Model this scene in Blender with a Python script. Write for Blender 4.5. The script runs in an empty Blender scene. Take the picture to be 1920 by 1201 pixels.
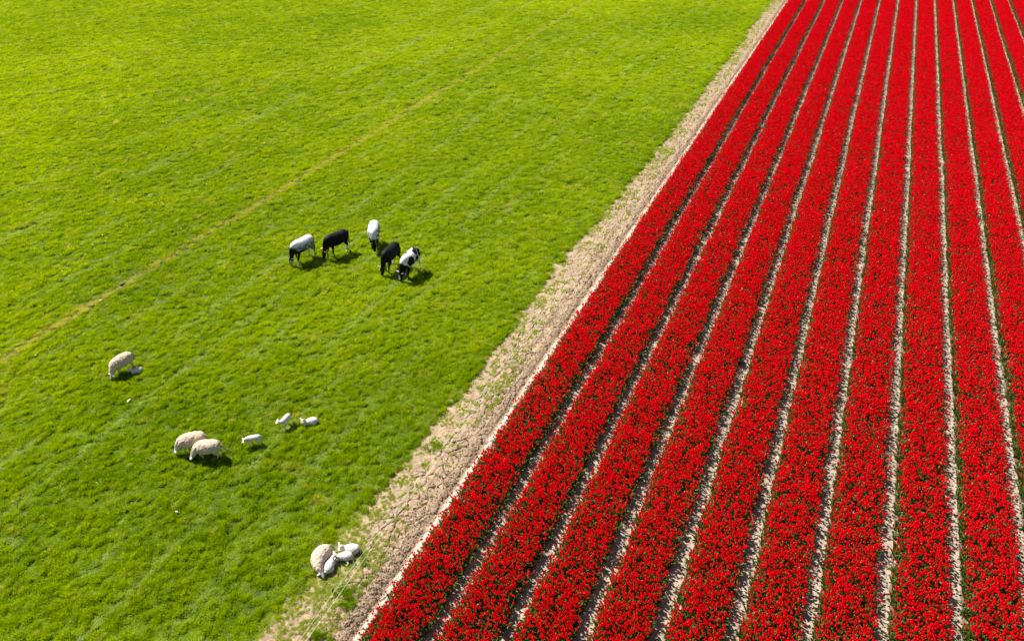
import bpy, math, random
import numpy as np
from mathutils import Vector, Matrix

random.seed(7)
RNG = np.random.default_rng(11)
SC = bpy.context.scene
COL = SC.collection

# ------------------------------------------------------------------ camera
CAM_H = 18.25
PITCH = math.radians(36.124)
YAW = math.radians(24.954)
CAM_X = -5.619
cd = bpy.data.cameras.new('camera')
cam = bpy.data.objects.new('camera', cd)
COL.objects.link(cam)
cam.location = (CAM_X, 0, CAM_H)
cam.rotation_euler = (math.pi / 2 - PITCH, 0, YAW)
cd.sensor_width = 36
cd.lens = 36 * 1350 / 1920
cd.clip_start = 0.1
cd.clip_end = 9000
SC.camera = cam

# ------------------------------------------------------------------ sky and sun
SUN_EL = math.radians(49.5)
SHADOW = Vector((0.966, -0.257))          # ground direction in which shadows fall
to_sun = Vector((-SHADOW.x * math.cos(SUN_EL), -SHADOW.y * math.cos(SUN_EL), math.sin(SUN_EL)))
world = bpy.data.worlds.new('World')
SC.world = world
world.use_nodes = True
wn = world.node_tree
wn.nodes.clear()
sky = wn.nodes.new('ShaderNodeTexSky')
sky.sky_type = 'NISHITA'
sky.sun_disc = False
sky.sun_elevation = SUN_EL
sky.sun_rotation = math.atan2(to_sun.x, to_sun.y)
bg = wn.nodes.new('ShaderNodeBackground')
bg.inputs[1].default_value = 0.05
wo = wn.nodes.new('ShaderNodeOutputWorld')
wn.links.new(sky.outputs[0], bg.inputs[0])
wn.links.new(bg.outputs[0], wo.inputs[0])
sd = bpy.data.lights.new('sun', 'SUN')
sd.energy = 5.0
sd.angle = math.radians(0.53)
sd.color = (1.0, 0.955, 0.88)
sun = bpy.data.objects.new('sun', sd)
COL.objects.link(sun)
sun.rotation_euler = to_sun.to_track_quat('Z', 'Y').to_euler()

SC.view_settings.view_transform = 'Standard'
SC.view_settings.look = 'None'
SC.view_settings.exposure = 1.03
SC.view_settings.gamma = 1.0
SC.view_settings.use_curve_mapping = False
SC.cycles.max_bounces = 6
SC.cycles.diffuse_bounces = 3
SC.cycles.transmission_bounces = 4


# ------------------------------------------------------------------ numpy noise
def _hash(ix, iy, seed):
    h = (ix.astype(np.int64) * 374761393 + iy.astype(np.int64) * 668265263 + seed * 1442695041) & 0xFFFFFFFF
    h = ((h ^ (h >> 13)) * 1274126177) & 0xFFFFFFFF
    h = ((h ^ (h >> 16)) * 2246822519) & 0xFFFFFFFF
    return ((h ^ (h >> 15)) & 0xFFFFFF) / float(0x1000000)


def vnoise(x, y, seed=0):
    x = np.asarray(x, float); y = np.asarray(y, float)
    ix = np.floor(x); iy = np.floor(y)
    fx = x - ix; fy = y - iy
    fx = fx * fx * (3 - 2 * fx); fy = fy * fy * (3 - 2 * fy)
    a = _hash(ix, iy, seed); b = _hash(ix + 1, iy, seed)
    c = _hash(ix, iy + 1, seed); d = _hash(ix + 1, iy + 1, seed)
    return (a * (1 - fx) + b * fx) * (1 - fy) + (c * (1 - fx) + d * fx) * fy


def fbm(x, y, seed=0, octs=4):
    t = 0; a = 0.5; n = 0
    x = np.asarray(x, float); y = np.asarray(y, float)
    for o in range(octs):
        t = t + a * vnoise(x, y, seed + o * 17); n += a
        x = x * 2.03 + 5.1; y = y * 2.03 + 9.7; a *= 0.5
    return t / n


def cells(x, y, seed=0):
    """distance to the border between cells (small = on a crack) and a random value for the cell"""
    ix = np.floor(x); iy = np.floor(y)
    f1 = np.full(x.shape, 9.0); f2 = np.full(x.shape, 9.0); idv = np.zeros(x.shape)
    for dx in (-1, 0, 1):
        for dy in (-1, 0, 1):
            cx = ix + dx; cy = iy + dy
            px = cx + _hash(cx, cy, seed); py = cy + _hash(cx, cy, seed + 5)
            d = np.hypot(px - x, py - y)
            nearer = d < f1
            f2 = np.where(nearer, f1, np.minimum(f2, d))
            idv = np.where(nearer, _hash(cx, cy, seed + 9), idv)
            f1 = np.where(nearer, d, f1)
    return f2 - f1, idv


def sstep(a, b, x):
    t = np.clip((x - a) / (b - a), 0, 1)
    return t * t * (3 - 2 * t)


# ------------------------------------------------------------------ materials
def new_mat(name):
    m = bpy.data.materials.new(name)
    m.use_nodes = True
    m.node_tree.nodes.clear()
    return m, m.node_tree.nodes, m.node_tree.links


def principled(name, color=None, rough=0.8, attr=None, spec=0.3, noise=None, bump=None, sheen=0.0):
    """attr: colour attribute; noise: (scale, amount) of value variation; bump: (scale, strength, distance)"""
    m, N, L = new_mat(name)
    out = N.new('ShaderNodeOutputMaterial')
    b = N.new('ShaderNodeBsdfPrincipled')
    L.new(b.outputs[0], out.inputs[0])
    b.inputs['Roughness'].default_value = rough
    b.inputs['Specular IOR Level'].default_value = spec
    b.inputs['Sheen Weight'].default_value = sheen
    src = None
    if attr:
        a = N.new('ShaderNodeAttribute'); a.attribute_name = attr
        src = a.outputs['Color']
    else:
        c = N.new('ShaderNodeRGB'); c.outputs[0].default_value = (*color, 1)
        src = c.outputs[0]
    geo = N.new('ShaderNodeNewGeometry')
    if noise:
        n = N.new('ShaderNodeTexNoise'); n.inputs['Scale'].default_value = noise[0]; n.inputs['Detail'].default_value = 5
        L.new(geo.outputs['Position'], n.inputs['Vector'])
        mr = N.new('ShaderNodeMapRange')
        mr.inputs[1].default_value = 0.3; mr.inputs[2].default_value = 0.7
        mr.inputs[3].default_value = 1 - noise[1]; mr.inputs[4].default_value = 1 + noise[1]
        L.new(n.outputs[0], mr.inputs[0])
        vm = N.new('ShaderNodeVectorMath'); vm.operation = 'SCALE'
        L.new(src, vm.inputs[0]); L.new(mr.outputs[0], vm.inputs['Scale'])
        src = vm.outputs[0]
    L.new(src, b.inputs['Base Color'])
    if bump:
        n = N.new('ShaderNodeTexNoise'); n.inputs['Scale'].default_value = bump[0]; n.inputs['Detail'].default_value = 6
        L.new(geo.outputs['Position'], n.inputs['Vector'])
        bp = N.new('ShaderNodeBump'); bp.inputs['Strength'].default_value = bump[1]; bp.inputs['Distance'].default_value = bump[2]
        L.new(n.outputs[0], bp.inputs['Height']); L.new(bp.outputs[0], b.inputs['Normal'])
    return m


def leafy(name, lo, hi, trans, trans_w, gloss_w, gloss_rough, dry=None, pale=None, per_vertex=True):
    """thin plant tissue: diffuse + light shining through + a little shine; the mix lo..hi comes from the blade and the tuft"""
    m, N, L = new_mat(name)
    out = N.new('ShaderNodeOutputMaterial')

    def rgb(c):
        n = N.new('ShaderNodeRGB'); n.outputs[0].default_value = (*c, 1); return n.outputs[0]

    def mix(f, a, b):
        n = N.new('ShaderNodeMix'); n.data_type = 'RGBA'
        L.new(f, n.inputs[0]); L.new(a, n.inputs[6]); L.new(b, n.inputs[7]); return n.outputs[2]

    def inst(name):
        n = N.new('ShaderNodeAttribute'); n.attribute_type = 'INSTANCER'; n.attribute_name = name; return n.outputs['Fac']
    va = N.new('ShaderNodeAttribute'); va.attribute_name = 'shade'
    ad = N.new('ShaderNodeMath'); ad.operation = 'MULTIPLY_ADD'
    oi = N.new('ShaderNodeObjectInfo')
    if dry:
        L.new(inst('tint'), ad.inputs[0])
    else:
        L.new(oi.outputs['Random'], ad.inputs[0])
    ad.inputs[1].default_value = 0.6
    hv = N.new('ShaderNodeMath'); hv.operation = 'MULTIPLY'; hv.inputs[1].default_value = 0.4
    L.new(va.outputs['Fac'], hv.inputs[0]); L.new(hv.outputs[0], ad.inputs[2])
    c = mix(ad.outputs[0], rgb(lo), rgb(hi))
    if dry:
        c = mix(inst('dry'), c, rgb(dry))
        c = mix(inst('pale'), c, rgb(pale))
    d = N.new('ShaderNodeBsdfDiffuse'); L.new(c, d.inputs[0])
    t = N.new('ShaderNodeBsdfTranslucent')
    tc = N.new('ShaderNodeVectorMath'); tc.operation = 'MULTIPLY'; tc.inputs[1].default_value = trans
    L.new(c, tc.inputs[0]); L.new(tc.outputs[0], t.inputs[0])
    g = N.new('ShaderNodeBsdfGlossy'); g.inputs['Roughness'].default_value = gloss_rough
    g.inputs[0].default_value = (0.8, 0.8, 0.8, 1)
    m1 = N.new('ShaderNodeMixShader'); m1.inputs[0].default_value = trans_w
    L.new(d.outputs[0], m1.inputs[1]); L.new(t.outputs[0], m1.inputs[2])
    m2 = N.new('ShaderNodeMixShader'); m2.inputs[0].default_value = gloss_w
    L.new(m1.outputs[0], m2.inputs[1]); L.new(g.outputs[0], m2.inputs[2])
    L.new(m2.outputs[0], out.inputs[0])
    return m


M_SOIL = principled('dry_clay_soil', attr='soil', rough=0.95, spec=0.15, noise=(9, 0.16), bump=(45, 0.5, 0.02))
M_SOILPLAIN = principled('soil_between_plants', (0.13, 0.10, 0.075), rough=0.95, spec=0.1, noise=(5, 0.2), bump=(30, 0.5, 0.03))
M_TURF = principled('turf_under_grass', (0.035, 0.065, 0.002), rough=0.95, spec=0.05, noise=(3, 0.35), bump=(25, 0.6, 0.04))
M_GRASS = leafy('grass_blade', (0.095, 0.205, 0.0005), (0.44, 0.54, 0.001), (1.5, 1.4, 0.4), 0.46, 0.008, 0.40,
                dry=(0.56, 0.49, 0.14), pale=(0.38, 0.48, 0.14))
M_LEAF = leafy('tulip_leaf', (0.035, 0.075, 0.005), (0.16, 0.20, 0.035), (1.3, 1.3, 0.6), 0.35, 0.04, 0.42)  # lighter tone paints pale glints into the colour of some leaves
M_PETAL = leafy('tulip_petal', (0.56, 0.0005, 0.007), (0.90, 0.001, 0.014), (1.07, 0.6, 1.0), 0.38, 0.005, 0.35)
M_CLOD = principled('clay_clod', (0.31, 0.24, 0.175), rough=0.95, spec=0.1, noise=(14, 0.25))


# ------------------------------------------------------------------ object helpers
def mesh_obj(name, verts, faces, mats, parent=None, link=True, smooth=False):
    me = bpy.data.meshes.new(name)
    me.from_pydata([tuple(v) for v in verts], [], [tuple(f) for f in faces])
    for m in (mats if isinstance(mats, (list, tuple)) else [mats]):
        me.materials.append(m)
    if smooth:
        me.polygons.foreach_set('use_smooth', np.ones(len(me.polygons), bool))
    me.update()
    o = bpy.data.objects.new(name, me)
    if link:
        COL.objects.link(o)
    if parent is not None:
        o.parent = parent
    return o


def grid_obj(name, xs, ys, z, mat, attrs=None, parent=None):
    """heightfield with len(xs) x len(ys) vertices; xs may be 2-D (ny, nx)"""
    ny = len(ys); nx = z.shape[1]
    X = xs if getattr(xs, 'ndim', 1) == 2 else np.broadcast_to(xs, (ny, nx))
    Y = np.broadcast_to(np.asarray(ys)[:, None], (ny, nx))
    co = np.stack([X, Y, z], -1).reshape(-1, 3).astype(np.float32)
    i = np.arange((ny - 1) * nx).reshape(ny - 1, nx)[:, :-1].ravel()
    quads = np.stack([i, i + 1, i + nx + 1, i + nx], -1)
    me = bpy.data.meshes.new(name)
    me.vertices.add(len(co)); me.vertices.foreach_set('co', co.ravel())
    me.loops.add(quads.size); me.loops.foreach_set('vertex_index', quads.ravel().astype(np.int32))
    me.polygons.add(len(quads)); me.polygons.foreach_set('loop_start', np.arange(0, quads.size, 4, dtype=np.int32))
    me.polygons.foreach_set('use_smooth', np.ones(len(quads), bool))
    me.update(calc_edges=True)
    me.materials.append(mat)
    if attrs is not None:
        a = me.color_attributes.new('soil', 'FLOAT_COLOR', 'POINT')
        c = np.concatenate([attrs.reshape(-1, 3), np.ones((len(co), 1))], 1).astype(np.float32)
        a.data.foreach_set('color', c.ravel())
    o = bpy.data.objects.new(name, me)
    COL.objects.link(o)
    if parent is not None:
        o.parent = parent
    return o


def tag(o, label=None, cat=None, group=None, kind=None):
    if label: o['label'] = label
    if cat: o['category'] = cat
    if group: o['group'] = group
    if kind: o['kind'] = kind
    return o


def empty(name, loc, rz=0.0):
    o = bpy.data.objects.new(name, None)
    o.location = loc; o.rotation_euler = (0, 0, rz)
    o.empty_display_size = 0.3
    COL.objects.link(o)
    return o


# ------------------------------------------------------------------ what the camera can see (with a margin of a few metres)
SY, CY = math.sin(YAW), math.cos(YAW)


def cam_axes(x, y, z=0.0):
    dx = x - CAM_X
    lat = dx * CY + y * SY
    fwd = -dx * SY + y * CY
    zc = fwd * math.cos(PITCH) + (CAM_H - z) * math.sin(PITCH)
    dn = -fwd * math.sin(PITCH) + (CAM_H - z) * math.cos(PITCH)
    return lat, fwd, zc, dn


def in_reach(x, y, m=3.0):
    lat, fwd, zc, dn = cam_axes(x, y)
    return (np.abs(lat) < 0.7112 * zc + m) & (fwd > 7.5) & (fwd < 92)


# ------------------------------------------------------------------ points that carry plants (geometry nodes)
def scatter(name, pts, rot, scl, idx, variants, extra, parent=None):
    """one object that instances the variant meshes on its own vertices"""
    me = bpy.data.meshes.new(name)
    n = len(pts)
    me.vertices.add(n); me.vertices.foreach_set('co', np.ascontiguousarray(pts, np.float32).ravel())
    for an, arr in (('rot', rot), ('scl', scl)):
        a = me.attributes.new(an, 'FLOAT_VECTOR', 'POINT'); a.data.foreach_set('vector', np.ascontiguousarray(arr, np.float32).ravel())
    a = me.attributes.new('idx', 'INT', 'POINT'); a.data.foreach_set('value', np.ascontiguousarray(idx, np.int32))
    for an, arr in extra.items():
        a = me.attributes.new(an, 'FLOAT', 'POINT'); a.data.foreach_set('value', np.ascontiguousarray(arr, np.float32))
    me.update()
    for v in variants:
        for m in v.data.materials:
            if m.name not in [q.name for q in me.materials]:
                me.materials.append(m)
    o = bpy.data.objects.new(name, me)
    COL.objects.link(o)
    if parent is not None:
        o.parent = parent
    key = variants[0].name + '_source'
    src = bpy.data.collections.get(key)
    if src is None:
        src = bpy.data.collections.new(key)
        for v in variants:
            src.objects.link(v)
    gname = key + '_nodes'
    ng = bpy.data.node_groups.get(gname)
    if ng is None:
        ng = bpy.data.node_groups.new(gname, 'GeometryNodeTree')
        ng.interface.new_socket('Geometry', in_out='INPUT', socket_type='NodeSocketGeometry')
        ng.interface.new_socket('Geometry', in_out='OUTPUT', socket_type='NodeSocketGeometry')
        N, L = ng.nodes, ng.links
        gi = N.new('NodeGroupInput'); go = N.new('NodeGroupOutput')
        ci = N.new('GeometryNodeCollectionInfo')
        ci.inputs['Collection'].default_value = src
        ci.inputs['Separate Children'].default_value = True
        ci.inputs['Reset Children'].default_value = True
        ip = N.new('GeometryNodeInstanceOnPoints'); ip.inputs['Pick Instance'].default_value = True

        def named(nm, t):
            q = N.new('GeometryNodeInputNamedAttribute'); q.data_type = t; q.inputs['Name'].default_value = nm
            return q.outputs[0]
        L.new(gi.outputs[0], ip.inputs['Points']); L.new(ci.outputs[0], ip.inputs['Instance'])
        L.new(named('idx', 'INT'), ip.inputs['Instance Index'])
        e2r = N.new('FunctionNodeEulerToRotation')
        L.new(named('rot', 'FLOAT_VECTOR'), e2r.inputs[0]); L.new(e2r.outputs[0], ip.inputs['Rotation'])
        L.new(named('scl', 'FLOAT_VECTOR'), ip.inputs['Scale'])
        L.new(ip.outputs[0], go.inputs[0])
    md = o.modifiers.new('plants', 'NODES'); md.node_group = ng
    return o


def shade_attr(o, vals):
    a = o.data.attributes.new('shade', 'FLOAT', 'POINT')
    a.data.foreach_set('value', np.asarray(vals, np.float32))


# ------------------------------------------------------------------ THE GROUND
ROW0, PITCHX = -11.94, 1.806      # centre of the first furrow and the distance between furrows
NPATH = 13


def wob(y):
    return 0.035 * (fbm(y / 9.0, np.zeros_like(np.asarray(y, float)) + 3.3, 5, 3) - 0.5) * 2


base = mesh_obj('ground', [(-4000, -4000, -0.35), (4000, -4000, -0.35), (4000, 4000, -0.35), (-4000, 4000, -0.35)], [(0, 1, 2, 3)], M_SOILPLAIN)
tag(base, kind='structure')

GE = -17.7   # where the turf sheet ends and the bare strip begins
mx = np.concatenate([[-4000, -900, -250], np.arange(-130, GE, 1.5), [GE]])
my = np.concatenate([[-4000, -500, -60], np.arange(-5, 130, 1.5), [300, 1000, 4000]])
MX, MY = np.meshgrid(mx, my)
mz = 0.03 * (fbm(MX / 5, MY / 5, 3) - 0.5) * (MX > -140) * (MY > -10) * (MY < 131) * (MX < GE - 0.1) - 0.005
meadow = grid_obj('meadow_ground', mx, my, mz, M_TURF)
tag(meadow, kind='structure')

PALE = np.array([0.31, 0.225, 0.145])
BROWN = np.array([0.225, 0.162, 0.106])
WHITE = np.array([0.40, 0.345, 0.285])


def nonuniform(a, b, steps):
    ys = [a]
    while ys[-1] < b:
        y = ys[-1]
        for lim, st in steps:
            if y < lim:
                ys.append(y + st); break
        else:
            ys.append(y + steps[-1][1])
    return np.array(ys)


def grass_edge(y):
    return -15.98 + 0.28 * (fbm(y / 1.3, y * 0 + 4.4, 62, 4) - 0.5) * 2 + 0.45 * sstep(26, 48, y) - 0.2 * sstep(12, 8, y)


# bare strip between meadow and flowers
sx = np.arange(GE, -13.38, 0.022)
sy = nonuniform(3, 118, [(16, 0.022), (30, 0.035), (50, 0.07), (999, 0.16)])
SX, SYY = np.meshgrid(sx, sy)
w = wob(SYY)
xx = SX - w
wx = SX + 0.16 * (fbm(SX * 3, SYY * 3, 41) - 0.5); wy = SYY + 0.16 * (fbm(SX * 3, SYY * 3, 47) - 0.5)
b1, id1 = cells(wx / 0.40, wy / 0.40, 3)
b2, id2 = cells(wx / 0.17, wy / 0.17, 8)
b3, id3 = cells(wx / 0.07, wy / 0.07, 15)
crackzone = sstep(-16.0, -15.1, xx + 0.6 * (fbm(SX / 1.5, SYY / 1.5, 71) - 0.5))
gate = sstep(0.42, 0.62, fbm(SX / 0.9, SYY / 0.9, 77, 3))
rough = np.exp(-((xx + 14.24) / 0.24) ** 2)
z = 0.012 * (fbm(SX * 1.5, SYY * 1.5, 21) - 0.5) + 0.012 * (id2 - 0.5) * sstep(0, 0.3, b2) * (0.3 + crackzone)
z += 0.010 * (id3 - 0.5)
z -= 0.08 * (1 - sstep(0.02, 0.085, b1)) * crackzone * (0.35 + 0.65 * sstep(0.32, 0.5, fbm(SX / 0.6, SYY / 0.6, 99, 2)))
z -= 0.05 * (1 - sstep(0.02, 0.16, b2)) * crackzone * gate
pits = sstep(0.70, 0.80, fbm(SX * 7, SYY * 7, 61, 2)) * (rough * 0.7 + 0.2 * crackzone)
z += rough * 0.035 * (fbm(SX * 9, SYY * 9, 31, 3) - 0.5) * 2 - 0.07 * pits
z -= 0.05 * np.exp(-((xx + 14.0) / 0.07) ** 2) * (0.4 + fbm(SX * 2, SYY * 2, 37))
z -= 0.02 * np.exp(-((xx + 14.55) / 0.12) ** 2)
ridge = np.exp(-((xx + 13.74) / 0.13) ** 2)
z += 0.085 * ridge + 0.02 * ridge * (fbm(SX * 6, SYY * 6, 33) - 0.5)
c_b = np.clip(np.exp(-((xx + 14.12) / 0.17) ** 2) * 1.0 * (0.45 + 0.9 * fbm(SX * 1.2, SYY * 1.2, 55)) + 0.35 * (fbm(SX * 2.5, SYY * 2.5, 57) - 0.5), 0, 1)[..., None]
c_w = sstep(-13.93, -13.82, xx + 0.14 * (fbm(SX * 4, SYY * 4, 63) - 0.5))[..., None]
col = PALE * (1 - c_b) + BROWN * c_b
col = col * (0.76 + 0.48 * fbm(SX * 4, SYY * 4, 65))[..., None] * (0.88 + 0.24 * id2[..., None]) * (0.88 + 0.24 * id3[..., None])
col = col * (1 - c_w) + WHITE * c_w
under = sstep(0.15, -0.15, SX - grass_edge(SYY) + 0.25)[..., None]
col = col * (1 - under) + np.array([0.05, 0.075, 0.01]) * under
strip = grid_obj('dirt_strip', sx, sy, z, M_SOIL, col)
tag(strip, kind='structure')

# furrows between the beds
for k in range(NPATH):
    cx = ROW0 + PITCHX * k
    py = nonuniform(3, 118, [(24, 0.028), (45, 0.06), (999, 0.18)])
    px = np.linspace(-0.36, 0.36, 25)
    PX, PY = np.meshgrid(px, py)
    gx = cx + PX + wob(PY)
    keep = in_reach(gx[:, 12], py, 3.5)
    if keep.sum() < 4:
        continue
    i0, i1 = np.argmax(keep), len(keep) - np.argmax(keep[::-1])
    PX, PY, gx, py = PX[i0:i1], PY[i0:i1], gx[i0:i1], py[i0:i1]
    b1, id1 = cells(gx / 0.24 + 0.15 * fbm(gx * 8, PY * 8, 4), PY / 0.24, 13 + k)
    b2, id2 = cells(gx / 0.08, PY / 0.08, 23 + k)
    zz = 0.012 + 0.05 * (np.abs(PX) / 0.36) ** 3 + 0.02 * (id1 - 0.5) + 0.018 * (id2 - 0.5) + 0.03 * (fbm(gx * 6, PY * 6, 43) - 0.5)
    zz -= 0.03 * (1 - sstep(0.02, 0.10, b1)) * sstep(0.4, 0.6, fbm(gx, PY, 73 + k, 2))
    cc = (np.array([0.345, 0.275, 0.21]) * (0.85 + 0.3 * fbm(gx * 3, PY * 3, 83))[..., None])
    f = grid_obj('furrow_soil', gx, py, zz, M_SOIL, cc)
    tag(f, kind='structure')


# ------------------------------------------------------------------ grass tufts
def tuft(name, n, radius, h, width, lean, seed, link=False, mat=None, flat=0.0, lobes=False):
    r = np.random.default_rng(seed)
    V, F, S = [], [], []
    for i in range(n):
        a = r.uniform(0, 2 * math.pi); d = radius * math.sqrt(r.uniform())
        bx, by = d * math.cos(a), d * math.sin(a)
        if lobes:
            nz = float(fbm(np.array([bx / 0.13 + seed]), np.array([by / 0.13]), seed, 3)[0])
            if nz < 0.36 + 0.22 * (d / radius) ** 2: continue
            bump_ = 0.35 + 2.2 * max(0, nz - 0.36)
        else:
            bump_ = 1.0
        hh = bump_ * h * r.uniform(0.55, 1.25) * (1 - 0.35 * (d / radius) ** 2)
        la = r.normal(0.0, 1.6)                       # lean mostly along local +x (the wind)
        lm = lean * r.uniform(0.4, 1.3) * hh
        dx, dy = math.cos(la) * lm + 0.25 * bx, math.sin(la) * lm + 0.25 * by
        fa = r.uniform(0, math.pi)
        wx, wy = math.cos(fa) * width / 2, math.sin(fa) * width / 2
        b = len(V)
        V += [(bx - wx, by - wy, -0.01), (bx + wx, by + wy, -0.01),
              (bx + dx * .45 + wx * .8, by + dy * .45 + wy * .8, hh * .65), (bx + dx * .45 - wx * .8, by + dy * .45 - wy * .8, hh * .65),
              (bx + dx * 1.25, by + dy * 1.25, hh * (1 - flat))]
        F += [(b, b + 1, b + 2, b + 3), (b + 3, b + 2, b + 4)]
        s = r.uniform() if r.uniform() > 0.05 else 2.2
        S += [s] * 5
    o = mesh_obj(name, V, F, mat or M_GRASS, link=link)
    shade_attr(o, S)
    return o


TUFTS = [tuft('tuft', 70, 0.105, 0.075, 0.013, 0.75, 100 + i) for i in range(7)]
WIND = math.radians(-10)


def track_fields(x, y):
    """dry / pale / height multipliers from wheel tracks and tramlines that run parallel to the flower rows"""
    wv = 0.22 * (fbm(y / 7, y * 0 + 1.7, 88, 3) - 0.5) * 2
    dry = np.exp(-((x - wv + 33.5) / 0.20) ** 2) * (0.72 + 0.75 * fbm(x * 2, y / 1.2, 90, 3))
    pale = np.zeros_like(x)
    low = np.minimum(dry, 1) * 0.7
    for cx, wd, st, sd_ in ((-38.8, .35, .5, 1), (-28.4, .22, .75, 2), (-26.4, .16, .8, 3), (-24.6, .2, .45, 4), (-22.2, .16, .8, 5), (-20.6, .14, .6, 6),
                            (-30.8, .2, .45, 7), (-36.2, .25, .35, 8), (-18.6, .2, .3, 9), (-42.5, .5, .45, 10), (-47, .4, .3, 11), (-32.0, .2, .3, 12)):
        g = np.exp(-((x - wv * 1.3 - cx) / (wd * 0.72)) ** 2) * min(1, st * 1.5) * sstep(0.36, 0.62, fbm(y / 3.5, y * 0 + sd_, 91 + sd_, 3))
        pale = np.maximum(pale, g); low = np.maximum(low, g * 0.55)
    dk = np.exp(-((x - wv * 1.2 + 35.0) / 0.12) ** 2) * sstep(0.4, 0.6, fbm(y / 6, y * 0 + 9.1, 93, 2))
    low = np.maximum(low, dk * 0.8)
    return dry, pale, low


def meadow_points():
    P = []
    for (f0, f1, dens, size) in ((7.5, 26, 105, 1.0), (26, 48, 55, 1.4), (48, 92, 26, 2.1)):
        area_l = 2 * (0.7112 * (f1 * 0.81 + 10.7) + 3)
        n = int(area_l * (f1 - f0) * dens)
        lat = RNG.uniform(-area_l / 2, area_l / 2, n); fwd = RNG.uniform(f0, f1, n)
        x = CAM_X + lat * CY - fwd * SY; y = lat * SY + fwd * CY
        k = in_reach(x, y) & (x < grass_edge(y))
        P.append(np.stack([x[k], y[k], np.full(k.sum(), size)], 1))
    return np.concatenate(P)


MP = meadow_points()
x, y, size = MP[:, 0], MP[:, 1], MP[:, 2]
# streaky clumping, stretched along the wind
ca, sa = math.cos(math.radians(45)), math.sin(math.radians(45))
u = x * ca + y * sa; v = -x * sa + y * ca
clump = 0.32 * fbm(u / 0.50, v / 0.32, 7, 3) + 0.68 * fbm(u / 0.17, v / 0.13, 9, 2)
clump2 = fbm(u / 2.3, v / 1.2, 27, 3)
big = fbm(x / 11, y / 11, 37, 3)
dry, pale, low = track_fields(x, y)
edge = np.exp(-((x - grass_edge(y)) / 0.45) ** 2)
edge = edge * sstep(10, 15, y)
hgt = (0.14 + 1.7 * sstep(0.37, 0.65, clump)) * RNG.uniform(0.65, 1.25, len(x)) * (1 - 0.72 * low) + 0.45 * edge
holes = sstep(0.36, 0.26, clump) * sstep(0.45, 0.6, clump2)
hgt *= 1 - 0.55 * holes
keep = RNG.uniform(size=len(x)) > 0.55 * low
n = len(x)
tint = np.clip(0.5 + 0.25 * sstep(30, 80, y - x * .4) - 0.1 + 0.9 * (big - 0.5) + 0.5 * (clump2 - 0.5) + RNG.normal(0, 0.2, n) - 0.28 * edge, 0, 1.2)  # lighter far off (backscatter) and darker at the edge (shade), both painted in
paleP = np.clip(pale * 1.0 + 0.3 * sstep(0.70, 0.82, fbm(x / 0.6, y / 0.6, 57, 3)) + (RNG.uniform(size=n) < 0.03) * 0.8, 0, 1)
dryP = np.clip(dry * 0.84 + (RNG.uniform(size=n) < 0.012) * 0.6 + 0.25 * sstep(0.68, 0.8, fbm(x / 0.8, y / 0.8, 58, 3)), 0, 0.95)
ly = low * 0
rz = RNG.normal(WIND, 0.9, n)
s = size * RNG.uniform(0.85, 1.15, n)
pts = np.stack([x, y, np.full(n, -0.004)], 1)
rot = np.stack([RNG.normal(0, .08, n), RNG.normal(0, .08, n), rz], 1)
scl = np.stack([s, s, np.maximum(0.3, hgt) * (0.7 + 0.3 * size)], 1)
k = keep
grass = scatter('meadow_grass', pts[k], rot[k], scl[k], RNG.integers(0, len(TUFTS), k.sum()), TUFTS, dict(tint=tint[k], dry=dryP[k], pale=paleP[k]))
tag(grass, 'short bright green meadow grass covering the left side', 'grass', kind='stuff')
print('tufts', k.sum())

# sparse weeds creeping over the bare strip
n = 60000
y = RNG.uniform(3, 112, n); x = RNG.uniform(-16.5, -14.0, n)
d = x - grass_edge(y)
near = sstep(13.5, 8.0, y + (x + 15) * 1.2)
cover = fbm(x / 0.22, y / 0.22, 111, 3) + 0.35 * (fbm(x / 1.3, y / 2.5, 113, 2) - 0.5) + 0.12 * near
cover = cover + 0.34 * np.exp(-((x + 15.75) ** 2 + ((y - 9.3) / 1.6) ** 2) / 0.55)
thr = 0.50 + 0.16 * np.clip(d / 1.6, -0.3, 1.5) - 0.10 * near * (x < -14.9) 
k = in_reach(x, y) & (cover > thr + RNG.normal(0, 0.02, n)) & (d > -0.25) & (x < -14.45)
m = k.sum()
s = RNG.uniform(0.22, 0.5, m) * (1 + 0.6 * np.exp(-((x[k] + 15.75) ** 2 + ((y[k] - 9.3) / 1.6) ** 2) / 0.55))
weeds = scatter('strip_weeds', np.stack([x[k], y[k], np.zeros(m)], 1), np.stack([np.zeros(m), np.zeros(m), RNG.uniform(0, 6.28, m)], 1),
                np.stack([s, s, RNG.uniform(0.2, 0.55, m)], 1), RNG.integers(0, len(TUFTS), m), TUFTS,
                dict(tint=RNG.uniform(0.2, 0.8, m), dry=(RNG.uniform(size=m) < 0.25) * 0.6, pale=RNG.uniform(0, 0.35, m)))
tag(weeds, 'sparse low green weeds creeping over the pale dirt strip', 'weeds', kind='stuff')

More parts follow.
